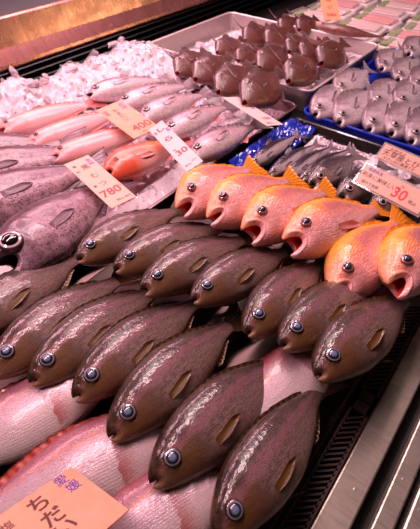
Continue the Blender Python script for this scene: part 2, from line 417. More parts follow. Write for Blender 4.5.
    def fins(s, f, parent, L, parts):
        sp = s.sp
        def edge(fn, x0, x1, n): return [(x, float(fn(x)), 0) for x in np.linspace(x0, x1, n)]
        if 'dorsal' in parts:
            x0, x1, hgt, spin, lean = sp['dorsal']; n = 45; b = edge(s.top, x0, x1, n); tp = []
            for i, q in enumerate(b):
                u = i/(n-1); h = hgt*(math.sin(PI*min(1, u*1.9+.12)/2) if u < .46 else 1)*(1-sstep(.82, 1.0, u)*.8)
                if u < .55: h *= .72+.28*abs(math.cos(u*spin*PI))
                tp.append((q[0]+h*lean, q[1]+h*.8, h*sp.get('fold', .25)))
            b = [(q[0], q[1]-.012, 0) for q in b]
            s.fin('dorsal_fin', b, tp, parts['dorsal'], parent, L)
        if 'anal' in parts:
            x0, x1, hgt = sp['anal']; n = 18; b = edge(s.bot, x0, x1, n); tp = []
            for i, q in enumerate(b):
                u = i/(n-1); h = hgt*(1-.65*u)*(.5+.5*sstep(0, .15, u)); tp.append((q[0]+h*.7, q[1]-h*.8, h*.1))
            s.fin('anal_fin', [(q[0], q[1]+.012, 0) for q in b], tp, parts['anal'], parent, L)
        if 'pelvic' in parts:
            x0, h = sp['pelvic']; n = 10; b = [(x0+.03*i/(n-1), float(s.bot(x0))+.012, .015) for i in range(n)]
            tp = [(x0+h*(.95-.35*i/(n-1)), float(s.bot(x0))-h*(.42-.25*i/(n-1)), .03) for i in range(n)]
            s.fin('pelvic_fin', b, tp, parts['pelvic'], parent, L)
        if 'pectoral' in parts:
            x0, y0, ln, ang = sp['pectoral']; n = 14; b, tp = [], []
            for i in range(n):
                u = i/(n-1)-.5; y = y0+u*.030; b.append((x0, y, s.half(x0, y)-.002))
                a_ = ang+u*.20; l = ln*(1-.62*(abs(u-.12)*1.7)**1.4); xx = x0+l*math.cos(a_); yy = y+l*math.sin(a_)
                tp.append((xx, yy, s.half(min(xx, s.xb), yy)+sp.get('lift', .014)))
            s.fin('pectoral_fin', b, tp, parts['pectoral'], parent, L, thick=.005, ripple=.002)
        if 'tail' in parts:
            hh, fork = sp['tail']; xb = s.xb; n = 25; b, tp = [], []
            c = float(s.top(xb)+s.bot(xb))/2; hb = float(s.top(xb)-s.bot(xb))/2*.95
            for i in range(n):
                u = i/(n-1)*2-1; b.append((xb-.02, c+u*hb, 0)); tp.append((1-fork*(1-abs(u)**1.3), c+u*hh, .004))
            s.fin('tail_fin', b, tp, parts['tail'], parent, L, thick=.008, nv=6, ripple=.003)
        if 'spine' in parts:
            x0 = sp['spine']; y0 = float(s.top(x0)); V, F = [], []; hh = .26; seg = 6
            for k in range(6):
                q = k/5; r_ = .011*(1-.85*q)
                for j in range(seg): V.append((x0+.10*q*q+r_*math.cos(j*2*PI/seg)-.02*q, y0-.01+hh*q, r_*math.sin(j*2*PI/seg)))
            for k in range(5):
                for j in range(seg): a = k*seg+j; b2 = k*seg+(j+1) % seg; F.append((a, b2, b2+seg, a+seg))
            F.append(tuple(range(seg))[::-1]); F.append(tuple(range(5*seg, 6*seg)))
            link_mesh('dorsal_spine', s.warp(V)*L, F, parts['spine'], parent)

def frame(S, T, roll):
    X = (T-S).normalized(); Z = Vector((0, 0, 1)); Z = (Z-X*Z.dot(X)).normalized(); Y = Z.cross(X)
    r = math.radians(roll); Y2 = Y*math.cos(r)+Z*math.sin(r); Z2 = Z*math.cos(r)-Y*math.sin(r)
    m_ = Matrix((X, Y2, Z2)).transposed().to_4x4(); m_.translation = S
    return m_

def make_fish(spec, name, label, cat, group, snout, axis, zs, zt, roll, L, skin, eyek, parts, bend=0, droop=0, gape=None, mirror=False, mouth='mouth_dark', res=(72, 28), reseye=True):
    S, T = at(*snout, zs), at(*axis, zt)
    Tn = S+(T-S).normalized()*L
    root = empty(name, frame(S, Tn, roll)); tag(root, label, cat, group)
    f = Fish(spec, bend, droop, gape, mirror)
    f.body([MAT[skin], MAT[mouth]], root, L, *res)
    if reseye: f.eye(EYE[eyek], root, L)
    f.fins(f, root, L, parts)
    return root

SP = {}
SP['grunt'] = dict(top=[(0, .004), (.006, .022), (.03, .050), (.09, .092), (.17, .126), (.27, .146), (.38, .148), (.5, .130), (.63, .092), (.74, .054), (.82, .036)],
  bot=[(0, -.010), (.006, -.026), (.03, -.048), (.09, -.078), (.17, -.106), (.28, -.132), (.4, -.138), (.52, -.120), (.64, -.084), (.74, -.046), (.82, -.036)],
  thk=[(0, .010), (.006, .024), (.03, .044), (.09, .066), (.17, .084), (.28, .096), (.4, .092), (.55, .064), (.7, .032), (.82, .014)],
  gill=.25, eye=(.100, .030, .031), gape=.0008, corner=.030, gillamp=.075, dorsal=(.25, .76, .015, 11, .9), anal=(.58, .74, .03), pelvic=(.30, .10), pectoral=(.265, -.045, .15, .04), tail=(.13, .07), fold=.3)
SP['rockfish'] = dict(top=[(0, .014), (.006, .032), (.03, .056), (.09, .106), (.17, .156), (.27, .190), (.38, .188), (.5, .158), (.63, .104), (.74, .058), (.82, .040)],
  bot=[(0, -.024), (.006, -.040), (.03, -.058), (.09, -.092), (.17, -.128), (.28, -.148), (.4, -.148), (.52, -.122), (.64, -.082), (.74, -.050), (.82, -.038)],
  thk=[(0, .034), (.006, .054), (.03, .070), (.09, .096), (.17, .116), (.28, .120), (.4, .105), (.55, .068), (.7, .034), (.82, .016)],
  jut=.02, gill=.28, gillamp=.11, eye=(.120, .060, .027), gape=.022, corner=.080, dorsal=(.22, .76, .026, 10, .9), anal=(.58, .74, .05), pelvic=(.28, .14), pectoral=(.29, -.04, .2, -.2), tail=(.12, .03), fold=.2)
SP['filefish'] = dict(top=[(0, .022), (.02, .040), (.08, .085), (.16, .140), (.23, .178), (.30, .188), (.5, .186), (.62, .160), (.72, .090), (.8, .045), (.84, .040)],
  bot=[(0, -.026), (.02, -.044), (.08, -.085), (.18, -.140), (.30, -.182), (.4, -.196), (.5, -.188), (.62, -.15), (.72, -.085), (.8, -.045), (.84, -.040)],
  thk=[(0, .026), (.02, .036), (.08, .052), (.18, .072), (.3, .084), (.42, .084), (.55, .068), (.68, .05), (.84, .018)],
  gill=.29, gillamp=.10, eye=(.225, .115, .022), gape=.004, corner=.015, dorsal=(.48, .68, .05, 0, .8), anal=(.5, .68, .05), pectoral=(.3, .0, .08, -.1), tail=(.10, .0), spine=.25, depthk=.3)
SP['butterfish'] = dict(top=[(0, .010), (.008, .034), (.04, .070), (.1, .110), (.18, .148), (.29, .168), (.4, .166), (.53, .138), (.65, .092), (.75, .050), (.82, .030)],
  bot=[(0, -.018), (.008, -.036), (.04, -.066), (.1, -.104), (.18, -.142), (.3, -.168), (.41, -.168), (.53, -.140), (.65, -.092), (.75, -.050), (.82, -.030)],
  thk=[(0, .020), (.008, .034), (.04, .046), (.1, .058), (.18, .068), (.3, .072), (.42, .066), (.55, .046), (.7, .024), (.82, .012)],
  gill=.225, gillamp=.09, eye=(.085, .030, .026), gape=.006, corner=.035, dorsal=(.3, .76, .03, 0, .8), anal=(.42, .76, .03), pectoral=(.24, -.02, .19, .25), tail=(.14, .10))
SP['sardine'] = dict(top=[(0, .006), (.05, .034), (.14, .062), (.28, .080), (.45, .080), (.6, .062), (.74, .034), (.84, .020)],
  bot=[(0, -.010), (.05, -.034), (.14, -.062), (.28, -.084), (.45, -.082), (.6, -.062), (.74, -.034), (.84, -.020)],
  thk=[(0, .016), (.05, .038), (.14, .056), (.28, .066), (.45, .060), (.65, .036), (.84, .012)],
  gill=.21, eye=(.085, .012, .020), gape=.004, corner=.04, dorsal=(.4, .52, .05, 0, .9), anal=(.66, .76, .02), pectoral=(.22, -.035, .1, -.1), tail=(.09, .09))
SP['mackerel'] = dict(SP['grunt'], eye=(.12, .025, .034), gape=.020, corner=.06)
SP['tilefish'] = dict(top=[(0, .020), (.02, .044), (.07, .074), (.14, .090), (.26, .098), (.42, .096), (.58, .076), (.72, .048), (.82, .034)],
  bot=[(0, -.024), (.02, -.042), (.07, -.068), (.14, -.084), (.28, -.092), (.42, -.090), (.58, -.070), (.72, -.044), (.82, -.034)],
  thk=[(0, .026), (.02, .040), (.07, .056), (.14, .066), (.28, .074), (.45, .066), (.62, .044), (.82, .014)],
  gill=.22, eye=(.085, .040, .018), gape=.005, corner=.05, dorsal=(.22, .78, .03, 0, .9), anal=(.5, .78, .03), pelvic=(.24, .09), pectoral=(.235, -.02, .13, -.1), tail=(.10, .03))
SP['coral'] = dict(top=[(0, .030), (.02, .060), (.07, .110), (.14, .150), (.24, .168), (.38, .160), (.52, .130), (.66, .085), (.82, .045)],
  bot=[(0, -.026), (.02, -.052), (.07, -.088), (.14, -.115), (.26, -.130), (.4, -.126), (.54, -.104), (.68, -.066), (.82, -.042)],
  thk=[(0, .035), (.02, .056), (.07, .080), (.14, .098), (.26, .105), (.42, .092), (.6, .058), (.82, .016)],
  gill=.27, eye=(.12, .045, .020), gape=.006, corner=.05, dorsal=(.25, .78, .03, 8, .9), anal=(.55, .76, .04), pectoral=(.29, -.03, .17, -.15), tail=(.11, .03))
SP['croaker'] = dict(top=[(0, .016), (.03, .044), (.09, .082), (.17, .116), (.27, .132), (.4, .126), (.54, .098), (.68, .060), (.82, .030)],
  bot=[(0, -.018), (.03, -.036), (.09, -.064), (.17, -.090), (.28, -.106), (.42, -.104), (.56, -.080), (.68, -.050), (.82, -.028)],
  thk=[(0, .026), (.03, .044), (.09, .064), (.17, .080), (.28, .088), (.42, .080), (.6, .05), (.82, .013)],
  gill=.25, eye=(.10, .040, .030), gape=.008, corner=.05, dorsal=(.26, .78, .035, 9, .8), anal=(.56, .66, .05), lift=.004, pectoral=(.265, -.01, .2, .12), tail=(.10, .02))
SP['gnomefish'] = dict(top=[(0, .020), (.006, .036), (.03, .062), (.09, .106), (.17, .142), (.27, .158), (.42, .148), (.56, .114), (.7, .066), (.82, .040)],
  bot=[(0, -.040), (.006, -.056), (.03, -.076), (.09, -.110), (.17, -.136), (.28, -.150), (.42, -.142), (.56, -.104), (.7, -.060), (.82, -.038)],
  thk=[(0, .032), (.006, .042), (.03, .056), (.09, .072), (.17, .086), (.28, .092), (.42, .084), (.58, .054), (.82, .016)],
  gill=.27, gillamp=.08, eye=(.120, .036, .046), gape=.022, corner=.095, dorsal=(.26, .76, .018, 9, .9), anal=(.56, .74, .04), pelvic=(.28, .12), pectoral=(.29, -.03, .17, -.05), tail=(.12, .06), lift=.006)
SP['bream'] = dict(top=[(0, .012), (.03, .050), (.09, .105), (.17, .155), (.27, .182), (.38, .180), (.5, .155), (.63, .105), (.74, .058), (.82, .034)],
  bot=[(0, -.020), (.03, -.044), (.09, -.085), (.17, -.125), (.28, -.160), (.4, -.165), (.52, -.142), (.64, -.095), (.74, -.050), (.82, -.032)],
  thk=[(0, .024), (.03, .046), (.09, .070), (.17, .090), (.28, .100), (.4, .094), (.55, .064), (.7, .032), (.82, .013)],
  gill=.27, eye=(.125, .052, .030), gape=.006, corner=.04, dorsal=(.22, .76, .026, 13, .95), anal=(.56, .74, .05), pelvic=(.29, .14), pectoral=(.285, -.03, .26, -.12), tail=(.15, .08))

def F_(c, **kw): return dict(kw)
gp = dict(dorsal=FIN['grunt'], anal=FIN['gold'], pectoral=FIN['gold'], pelvic=FIN['grunt'], tail=FIN['grunt'])
ORD = ['first', 'second', 'third', 'fourth', 'fifth', 'sixth', 'seventh', 'eighth']

# front row of dark grunts, then the row behind it
FR = [((-46, 345), (70, 258), 4), ((-8, 378), (115, 275), 3), ((32, 386), (146, 290), 5), ((75, 401), (192, 300), 4), ((111, 441), (240, 306), 2), ((153, 488), (285, 345), 3), ((214, 541), (323, 388), 6)]
FRL = ['dark brown grunt with only its body in view at the left edge',
       'front-row dark brown grunt, its eye at the left edge of the photo',
       'front-row dark brown grunt with its snout above a red bream dorsal fin, third from left',
       'front-row dark brown grunt, the fourth from the left, lower jaw over a pale bream',
       'front-row dark brown grunt, the fifth from the left, mouth touching a red bream fin',
       'large dark grunt in the front row just left of the nearest one',
       'nearest and largest dark grunt, lying along the black drain grille']
for i, (a, b, bd) in enumerate(FR):
    make_fish(SP['grunt'], 'grunt_fish', FRL[i], 'fish', 'dark grunts in the front row', a, b, .105, .06, 27, .39 if i < 6 else .375, 'grunt', 'grunt', gp, bend=(-.10-.02*(i % 3)) if i < 6 else .04, droop=.05)
BR = [((78, 262), (180, 205), .33), ((115, 272), (228, 219), .33), ((143, 293), (250, 232), .33), ((193, 303), (285, 247), .32), ((247, 336), (318, 262), .33), ((282, 349), (374, 272), .335), ((317, 379), (411, 288), .345)]
BRL = ['dark grunt in the rear row below the long price card, leftmost there',
       'dark grunt in the rear row, second from the left, before the steel tray',
       'dark grunt in the rear row with its small orange mouth slightly open',
       'dark grunt in the rear row at the centre with a raised brown pectoral fin',
       'dark grunt in the rear row just right of centre, head over a front-row tail',
       'dark grunt in the rear row, second from the drain grille',
       'dark grunt at the right end of the rear row, lying beside the drain grille']
for i, (a, b, L) in enumerate(BR):
    L *= 1.12
    make_fish(SP['grunt'], 'grunt_fish', BRL[i], 'fish', 'dark grunts in the rear row', a, b, .125, .075, 24 if i < 4 else 20, L, 'grunt', 'grunt', gp, bend=-.08-.03*(i % 2), droop=.05, gape=.012 if i == 2 else None)

# orange rockfish
op = dict(dorsal=FIN['orange'], anal=FIN['orange'], pectoral=FIN['pink'], tail=FIN['orange'])
ORN = [((181, 212), (250, 166), .016, 'farthest left orange rockfish of the row, mouth ajar beside the steel tray corner'),
       ((210, 221), (292, 176), .004, 'pink-orange rockfish with closed mouth, second from the left of the orange row'),
       ((248, 236), (330, 186), .030, 'orange rockfish with wide open red mouth in the middle of the row'),
       ((288, 247), (385, 203), .030, 'orange rockfish gaping with thick pale lips below the nearer white price card'),
       ((335, 297), (400, 216), .006, 'orange rockfish with yellow back, head half hidden by a dark grunt'),
       ((394, 290), (436, 228), .018, 'orange rockfish at the right edge beside the steel rail, mouth down')]
for a, b, g, lb in ORN:
    make_fish(SP['rockfish'], 'rockfish', lb, 'fish', 'orange rockfish row', a, b, .10 if 'half hidden' in lb else .14, .085, 24, .40, 'rockfish', 'gold', op, bend=-.05, droop=.08, gape=g, mouth='mouth')

# dark big-eyed gnomefish at the left
kp = dict(dorsal=FIN['purple'], anal=FIN['purple'], pectoral=FIN['purple'], tail=FIN['purple'])
for a, b, lb, zs in [((-3, 274), (103, 186), 'speckled purple-black gnomefish with a huge eye at the left edge', .09),
                     ((-60, 225), (72, 172), 'speckled purple gnomefish lying just behind the big-eyed one, head out of view', .075),
                     ((-70, 190), (72, 152), 'speckled purple gnomefish below the pink tilefish, head out of view', .065),
                     ((-85, 168), (52, 143), 'purple gnomefish farthest from the front, partly under the tilefish', .05)]:
    make_fish(SP['gnomefish'], 'gnomefish', lb, 'fish', 'purple gnomefish at the left', a, b, zs+.025, .075, 22, .51, 'gnomefish', 'silver', kp, bend=-.08)

# pink tilefish and one orange-headed fish
tp_ = dict(dorsal=FIN['pink'], anal=FIN['pink'], tail=FIN['pink'])
for a, b, lb in [((-1, 133), (95, 101), 'pink tilefish nearest the ice bank at the left edge'),
                 ((29, 146), (110, 115), 'pink tilefish with a peach stripe in the middle of the three'),
                 ((52, 160), (140, 130), 'pink tilefish next to the long price card, nearest of the three')]:
    make_fish(SP['tilefish'], 'tilefish', lb, 'fish', 'pink tilefish on ice', a, b, .085, .06, 22, .42, 'tilefish', 'plain', tp_, bend=-.04, mouth='mouth')
make_fish(SP['coral'], 'snapper', 'orange-headed fish under the price cards with a dark saddle', 'fish', None, (106, 176), (180, 143), .08, .055, 20, .36, 'coral', 'coral', dict(dorsal=FIN['orange'], anal=FIN['pink'], pectoral=FIN['pink'], tail=FIN['pink']))

# silver croakers
cp = dict(dorsal=FIN['silver'], anal=FIN['pink'], pectoral=FIN['silver'], tail=FIN['silver'])
for a, b, lb in [((88, 97), (170, 77), 'silver-pink croaker farthest back against the ice bank'),
                 ((118, 108), (200, 80), 'silver-pink croaker half under the orange price card'),
                 ((140, 121), (215, 88), 'silver-pink croaker with its eye above the top of the pink price card'),
                 ((165, 137), (240, 98), 'silver-pink croaker with its eye right of the pink price card'),
                 ((190, 160), (266, 118), 'silver-pink croaker nearest the tray rim at the foot of the pink card')]:
    make_fish(SP['croaker'], 'croaker', lb, 'fish', 'silver croakers in the steel tray', a, b, .085, .055, 22, .40, 'croaker', 'silver', cp, bend=-.05)

# brown filefish
fp = dict(dorsal=FIN['brown'], anal=FIN['brown'], pectoral=FIN['brown'], tail=FIN['brown'], spine=FIN['brown'])
FFS = [((177, 74), (210, 48), .26, 'brown filefish at the left end of the heap with a thin raised spine', .08),
       ((195, 80), (232, 56), .27, 'brown filefish second from the left end of the heap', .09),
       ((218, 93), (255, 62), .27, 'brown filefish above the slim white card', .10),
       ((244, 104), (282, 72), .29, 'largest brown filefish at the front beside the tray rim, facing left', .12),
       ((217, 53), (245, 38), .22, 'small brown filefish at the back left with a spine pointing up', .08),
       ((238, 61), (262, 44), .19, 'smallest brown filefish tucked behind the front ones', .09),
       ((259, 69), (292, 46), .27, 'brown filefish in the middle of the heap behind the front pair', .11),
       ((245, 41), (272, 25), .25, 'brown filefish at the back against the ice, spine pointing left', .09),
       ((267, 44), (296, 25), .25, 'brown filefish at the back beside the spined one', .09),
       ((288, 82), (322, 53), .27, 'brown filefish at the front middle by the tray rim', .12),
       ((289, 52), (312, 32), .21, 'brown filefish left of the pair behind the front right one', .12),
       ((303, 57), (326, 36), .22, 'brown filefish right of the pair behind the front right one', .12),
       ((321, 64), (352, 36), .27, 'brown filefish at the front right below the fish with a long tail', .12),
       ((281, 30), (304, 14), .22, 'brown filefish farthest back left of the orange price card', .09),
       ((299, 30), (322, 14), .22, 'brown filefish behind the foot of the orange price card', .10)]
for a, b, L, lb, zs in FFS:
    make_fish(SP['filefish'], 'filefish', lb, 'fish', 'brown filefish heap', a, b, zs, zs-.02, 30, L*1.32, 'filefish', 'plain', fp, res=(56, 24), mouth='mouth')
make_fish(SP['sardine'], 'filefish', 'slim brown filefish with its forked tail reaching over the tray corner', 'fish', 'brown filefish heap', (316, 26), (380, 37), .13, .11, 10, .34, 'filefish', 'plain', dict(tail=FIN['brown'], dorsal=FIN['brown']), res=(56, 24))

# silver butterfish in the blue tray
bp = dict(dorsal=FIN['silver'], anal=FIN['silver'], pectoral=FIN['silver'], tail=FIN['silver'])
BF = [((314, 116), (352, 88), 'silver butterfish in the near corner of the blue tray'),
      ((338, 124), (374, 88), 'silver butterfish with the brightest flank, second from the near corner'),
      ((368, 131), (402, 98), 'silver butterfish third along the near wall of the blue tray'),
      ((390, 135), (424, 100), 'silver butterfish fourth along the near wall of the blue tray'),
      ((410, 143), (446, 108), 'silver butterfish cut by the right edge at the near wall of the blue tray'),
      ((337, 93), (372, 67), 'silver butterfish lying at the long back wall of the blue tray'),
      ((375, 107), (404, 74), 'silver butterfish in the middle of the second row in the blue tray'),
      ((399, 107), (430, 74), 'silver butterfish in the second row, second from its middle one'),
      ((381, 70), (408, 46), 'silver butterfish at the top of the blue tray under its far corner'),
      ((397, 81), (426, 52), 'silver butterfish near the top right of the blue tray'),
      ((414, 90), (446, 60), 'silver butterfish cropped by the right edge, near the top of the blue tray'),
      ((408, 55), (432, 34), 'farthest silver butterfish at the right edge')]
for i, (a, b, lb) in enumerate(BF):
    make_fish(SP['butterfish'], 'butterfish', lb, 'fish', 'silver butterfish in the blue tray', a, b, .07 if i > 4 else .06, .055, 22, .41 if i < 5 else .38, 'butterfish', 'silver', bp, res=(56, 24))

# sardines and horse mackerel
for a, b, lb in [((250, 168), (300, 128), 'slim silver sardine beside the blue plastic sheet'),
                 ((268, 178), (318, 139), 'dark-backed sardine with a bent back in the middle tray'),
                 ((284, 181), (330, 144), 'bright silver sardine right of the dark-backed one'),
                 ((300, 182), (346, 148), 'pale sardine next to the horse mackerel heads')]:
    make_fish(SP['sardine'], 'sardine', lb, 'fish', 'sardines in the dark tray', a, b, .06, .05, 25, .32, 'sardine', 'silver', dict(dorsal=FIN['silver'], tail=FIN['silver'], anal=FIN['silver'], pectoral=FIN['silver']), bend=-.12, res=(56, 24))
mp = dict(dorsal=FIN['silver'], tail=FIN['silver'], anal=FIN['silver'], pectoral=FIN['silver'], pelvic=FIN['silver'])
for a, b, lb in [((311, 187), (352, 158), 'horse mackerel with a large eye left of the nearer white price card'),
                 ((340, 200), (380, 168), 'horse mackerel with its head under the nearer white price card'),
                 ((372, 214), (410, 184), 'horse mackerel mostly hidden under the nearer white price card')]:
    make_fish(SP['mackerel'], 'horse_mackerel', lb, 'fish', 'horse mackerel in the dark tray', a, b, .07, .055, 25, .30, 'mackerel', 'silver', mp, res=(56, 24))

# pink sea bream under the front row, heads to the right
rp = dict(dorsal=FIN['red'], anal=FIN['pink'], pelvic=FIN['pink'], tail=FIN['pink'])
for a, b, L, lb, bd in [((108, 380), (-40, 452), .38, 'pink sea bream under the heads of the front grunts, topmost at the left', .0),
                    ((178, 432), (10, 505), .40, 'pink sea bream with a long red dorsal fin behind the big price card', .0),
                    ((232, 478), (100, 560), .38, 'pale pink sea bream under the two nearest grunt heads', .0),
                    ((330, 345), (205, 470), .36, 'pale sea bream showing between two grunt tails near the grille', .0)]:
    make_fish(SP['bream'], 'sea_bream', lb, 'fish', 'pink sea bream beneath the grunts', a, b, .055, .045, -10, L, 'bream', 'silver', rp, mirror=True, reseye=False)

# ------------------------------------------------------------------ price cards
def text_mesh(s, size, mat, parent, x, y, z, rot=0, name='lettering', bold=.012, sx=1.0):
    bold = .022 if mat is MAT['ink_red'] or size > .0255 else .003
    cu = bpy.data.curves.new(name, 'FONT'); cu.body = s; cu.size = size; cu.align_x = 'CENTER'; cu.align_y = 'CENTER'
    cu.extrude = .0001; cu.offset = size*bold; cu.resolution_u = 3
    o = bpy.data.objects.new(name, cu); COL.objects.link(o); bpy.context.view_layer.update()
    me = bpy.data.meshes.new_from_object(o.evaluated_get(bpy.context.evaluated_depsgraph_get()))
    bpy.data.objects.remove(o); bpy.data.curves.remove(cu)
    me.materials.clear(); me.materials.append(mat)
    r = bpy.data.objects.new(name, me); COL.objects.link(r); r.parent = parent
    r.matrix_local = Matrix.Translation((x, y, z)) @ Matrix.Rotation(rot, 4, 'Z') @ Matrix.Diagonal((sx, 1, 1, 1))
    return r
def card(label, TL, TR, BL, zs, paper_, texts, group='price cards', sleeve=False, name='price_card'):
    a, b, c = at(*TL, zs[0]), at(*TR, zs[1]), at(*BL, zs[2])
    w = (b-a).length; X = (b-a).normalized(); v = c-a; Y = -(v-X*v.dot(X)); h = Y.length; Y.normalize(); Z = X.cross(Y)
    m_ = Matrix((X, Y, Z)).transposed().to_4x4(); m_.translation = a
    root = empty(name, m_); tag(root, label, 'price card', group)
    bm = bmesh.new(); box(bm, 0, w, -h, 0, -.0006, .0006); bm_obj('paper', bm, MAT[paper_], root)
    if sleeve:
        bm = bmesh.new(); g = .006; box(bm, -g, w+g, -h-g, g, -.0018, -.0010); bm_obj('plastic_sleeve', bm, MAT['sleeve'], root)
    for s, u, v_, size, ink, *r in texts:
        text_mesh(s, size*min(w, h), MAT['ink_'+ink], root, u*w, -v_*h, .0008, r[0] if r else 0, sx=r[1] if len(r) > 1 else 1)
    return root
card('long pale orange price card with a red 780 beside the big-eyed dark fish', (64.3, 164.6), (88, 155), (111.4, 208.6), (.130, .130, .110), 'paper_pink',
     [('宮\n崎', .82, .14, .22, 'blue'), ('黒', .52, .20, .34, 'brown'), ('む', .52, .40, .32, 'brown'), ('つ', .52, .58, .32, 'brown'), ('産', .2, .12, .15, 'black'), ('刺', .16, .24, .15, 'black'), ('身', .2, .58, .15, 'black'), ('780', .48, .76, .52, 'red'), ('円', .88, .72, .17, 'black'), ('税込', .52, .93, .14, 'black'), ('842', .82, .93, .16, 'black')])
card('orange price card with a red 400 lying across the tilefish and croakers', (96, 110.5), (121, 100), (134, 139), (.125, .130, .105), 'paper_orange',
     [('長\n崎', .82, .17, .22, 'blue'), ('あ\nま\nだ\nい', .46, .36, .21, 'black'), ('塩\n焼', .14, .2, .17, 'black'), ('400', .62, .80, .46, 'red'), ('円', .5, .95, .14, 'black')])
card('pink price card with large brush characters between the croaker heads', (148.6, 130), (162, 120.5), (186.5, 173), (.120, .140, .130), 'paper_rose',
     [('愛\n媛', .86, .22, .24, 'blue'), ('し', .52, .14, .58, 'black'), ('ら', .50, .37, .62, 'black'), ('煮\n付', .16, .16, .18, 'black'), ('用', .3, .6, .2, 'black'), ('30', .55, .68, .72, 'red'), ('税込', .3, .92, .2, 'black'), ('324', .7, .9, .2, 'black')])
card('slim white price card leaning below the front filefish', (222, 97.5), (238, 97), (267, 126), (.120, .105, .120), 'paper_rose',
     [('長\n崎', .8, .4, .22, 'blue'), ('うま\nづら', .4, .35, .2, 'black'), ('180', .6, .78, .34, 'red'), ('税込', .4, .93, .2, 'black')])
card('big orange price card in the bottom left corner on the pink breams', (-16, 526), (71.5, 467), (38, 590), (.16, .105, .19), 'paper_orange',
     [('愛', .80, .10, .17, 'blue'), ('媛', .84, .27, .17, 'blue'), ('ち', .47, .20, .25, 'brown'), ('だ', .47, .46, .25, 'brown'), ('い', .47, .68, .25, 'brown'), ('塩', .13, .20, .13, 'black'), ('焼', .13, .36, .13, 'black')])
card('white price card with black brush writing nearer the blue tray', (386, 144), (452, 172), (377, 157), (.125, .110, .10), 'paper_pink',
     [('天然活〆', .22, .22, .26, 'black'), ('天草産とびうお', .42, .52, .46, 'black'), ('おさしみに最適です', .32, .85, .22, 'black'), ('350', .78, .6, .5, 'red')], sleeve=True)
card('white price card with blue line and red price in front of the black-lettered card', (367, 164), (432, 196), (354.5, 181), (.135, .130, .10), 'paper_pink',
     [('長崎県産', .18, .16, .2, 'blue'), ('お刺身に美味しい！', .30, .46, .26, 'black'), ('脂のり抜群', .22, .82, .18, 'black'), ('円', .62, .25, .16, 'black'), ('30', .64, .60, .72, 'red'), ('税込', .85, .7, .2, 'black')], sleeve=True)
card('bright orange price card standing upright among the filefish', (318, -12), (334, -12), (326, 20), (.22, .22, .14), 'paper_hot',
     [('皮', .5, .15, .4, 'red'), ('は', .5, .4, .4, 'red'), ('ぎ', .5, .62, .4, 'red'), ('280', .5, .85, .4, 'red')])

# ------------------------------------------------------------------ display case
case = empty('display_case'); tag(case, 'stainless and black refrigerated fish counter with a steel front rail', 'display case')
bm = bmesh.new(); box(bm, -.9, 4.2, .022, 1.66, -.10, 0); bm_obj('counter_bed', bm, MAT['bed'], case)
bm = bmesh.new(); box(bm, -.9, 4.2, -.030, .030, -.12, -.10); box(bm, -.9, 4.2, -.018, -.014, -.10, -.004); bm_obj('drain_channel', bm, MAT['black'], case)
bm = bmesh.new(); box(bm, -.9, 4.2, -.068, -.019, -.05, .002, .003); bm_obj('front_rail', bm, MAT['rail'], case)
bm = bmesh.new(); box(bm, -.9, 4.2, -.093, -.068, -.06, -.03); bm_obj('rail_gap', bm, MAT['black'], case)
bm = bmesh.new(); box(bm, -.9, 4.2, -.122, -.0925, -.06, -.002, .003); bm_obj('outer_rail', bm, MAT['rail'], case)
bm = bmesh.new(); box(bm, -.9, 4.2, -.131, -.123, -.06, -.015); bm_obj('outer_gap', bm, MAT['black'], case)  # black strip stands in for the dark gap outside the outer rail
bm = bmesh.new(); box(bm, -.9, 4.2, -.21, -.132, -.06, -.004, .004); bm_obj('bumper', bm, MAT['rail'], case)
bm = bmesh.new(); box(bm, -.9, 4.2, -.20, 1.66, -.85, -.12); bm_obj('case_front', bm, MAT['rail'], case)
# back vent and shelf
bm = bmesh.new(); box(bm, -.9, 4.2, 1.63, 1.66, 0, .17); bm_obj('vent_back', bm, MAT['black'], case)
for z in (.035, .062, .089, .116, .140):
    extrude_profile('vent_slat', [(1.578, z), (1.581, z+.003), (1.63, z+.022), (1.63, z+.018)], -.9, 4.2, MAT['black'], case)
prof = [(1.60, .150), (1.583, .151), (1.577, .158), (1.580, .168), (1.612, .212), (1.640, .296), (1.648, .301), (1.66, .302), (1.66, .28), (1.63, .21), (1.60, .17)]
extrude_profile('shelf_face', prof, -.9, 4.2, MAT['shelf_steel'], case)
bm = bmesh.new(); box(bm, -.9, 4.2, 1.655, 2.7, .26, .30); bm_obj('shelf_top', bm, MAT['shelf_top'], case)

# drain grille: a slotted strip with solid bridges
def grille(x0, x1):
    bm = bmesh.new(); y0, y1 = -.0165, .020; p = .0118; x = x0+.036
    box(bm, x0, x1, y1-.005, y1, -.006, 0); box(bm, x0, x1, y0, y0+.006, -.006, 0)
    while x < x1-.03:
        q = bmesh.ops.create_cube(bm, size=1)
        for v in q['verts']:
            sx = .0046; v.co = Vector((x+v.co.x*sx-(v.co.y)*.028, (y0+y1)/2+v.co.y*(y1-y0-.006), -.003+v.co.z*.006))
        x += p
    box(bm, x0, x0+.022, y0, y1, -.006, 0); box(bm, x1-.022, x1, y0, y1, -.006, 0)
    return bm_obj('drain_grille', bm, MAT['grille'])
gx = [(-.60, -.17, 'out of frame at the left'), (-.165, .475, ''), (.478, 1.60, '')]
for i, (a, b, _) in enumerate(gx[1:]):
    tag(grille(a, b), ['slotted black drain grille section beside the nearest grunt', 'slotted black drain grille section beside the rear grunts and rockfish', 'slotted black drain grille section at the far end of the rail'][i], 'drain grille', 'drain grille sections')

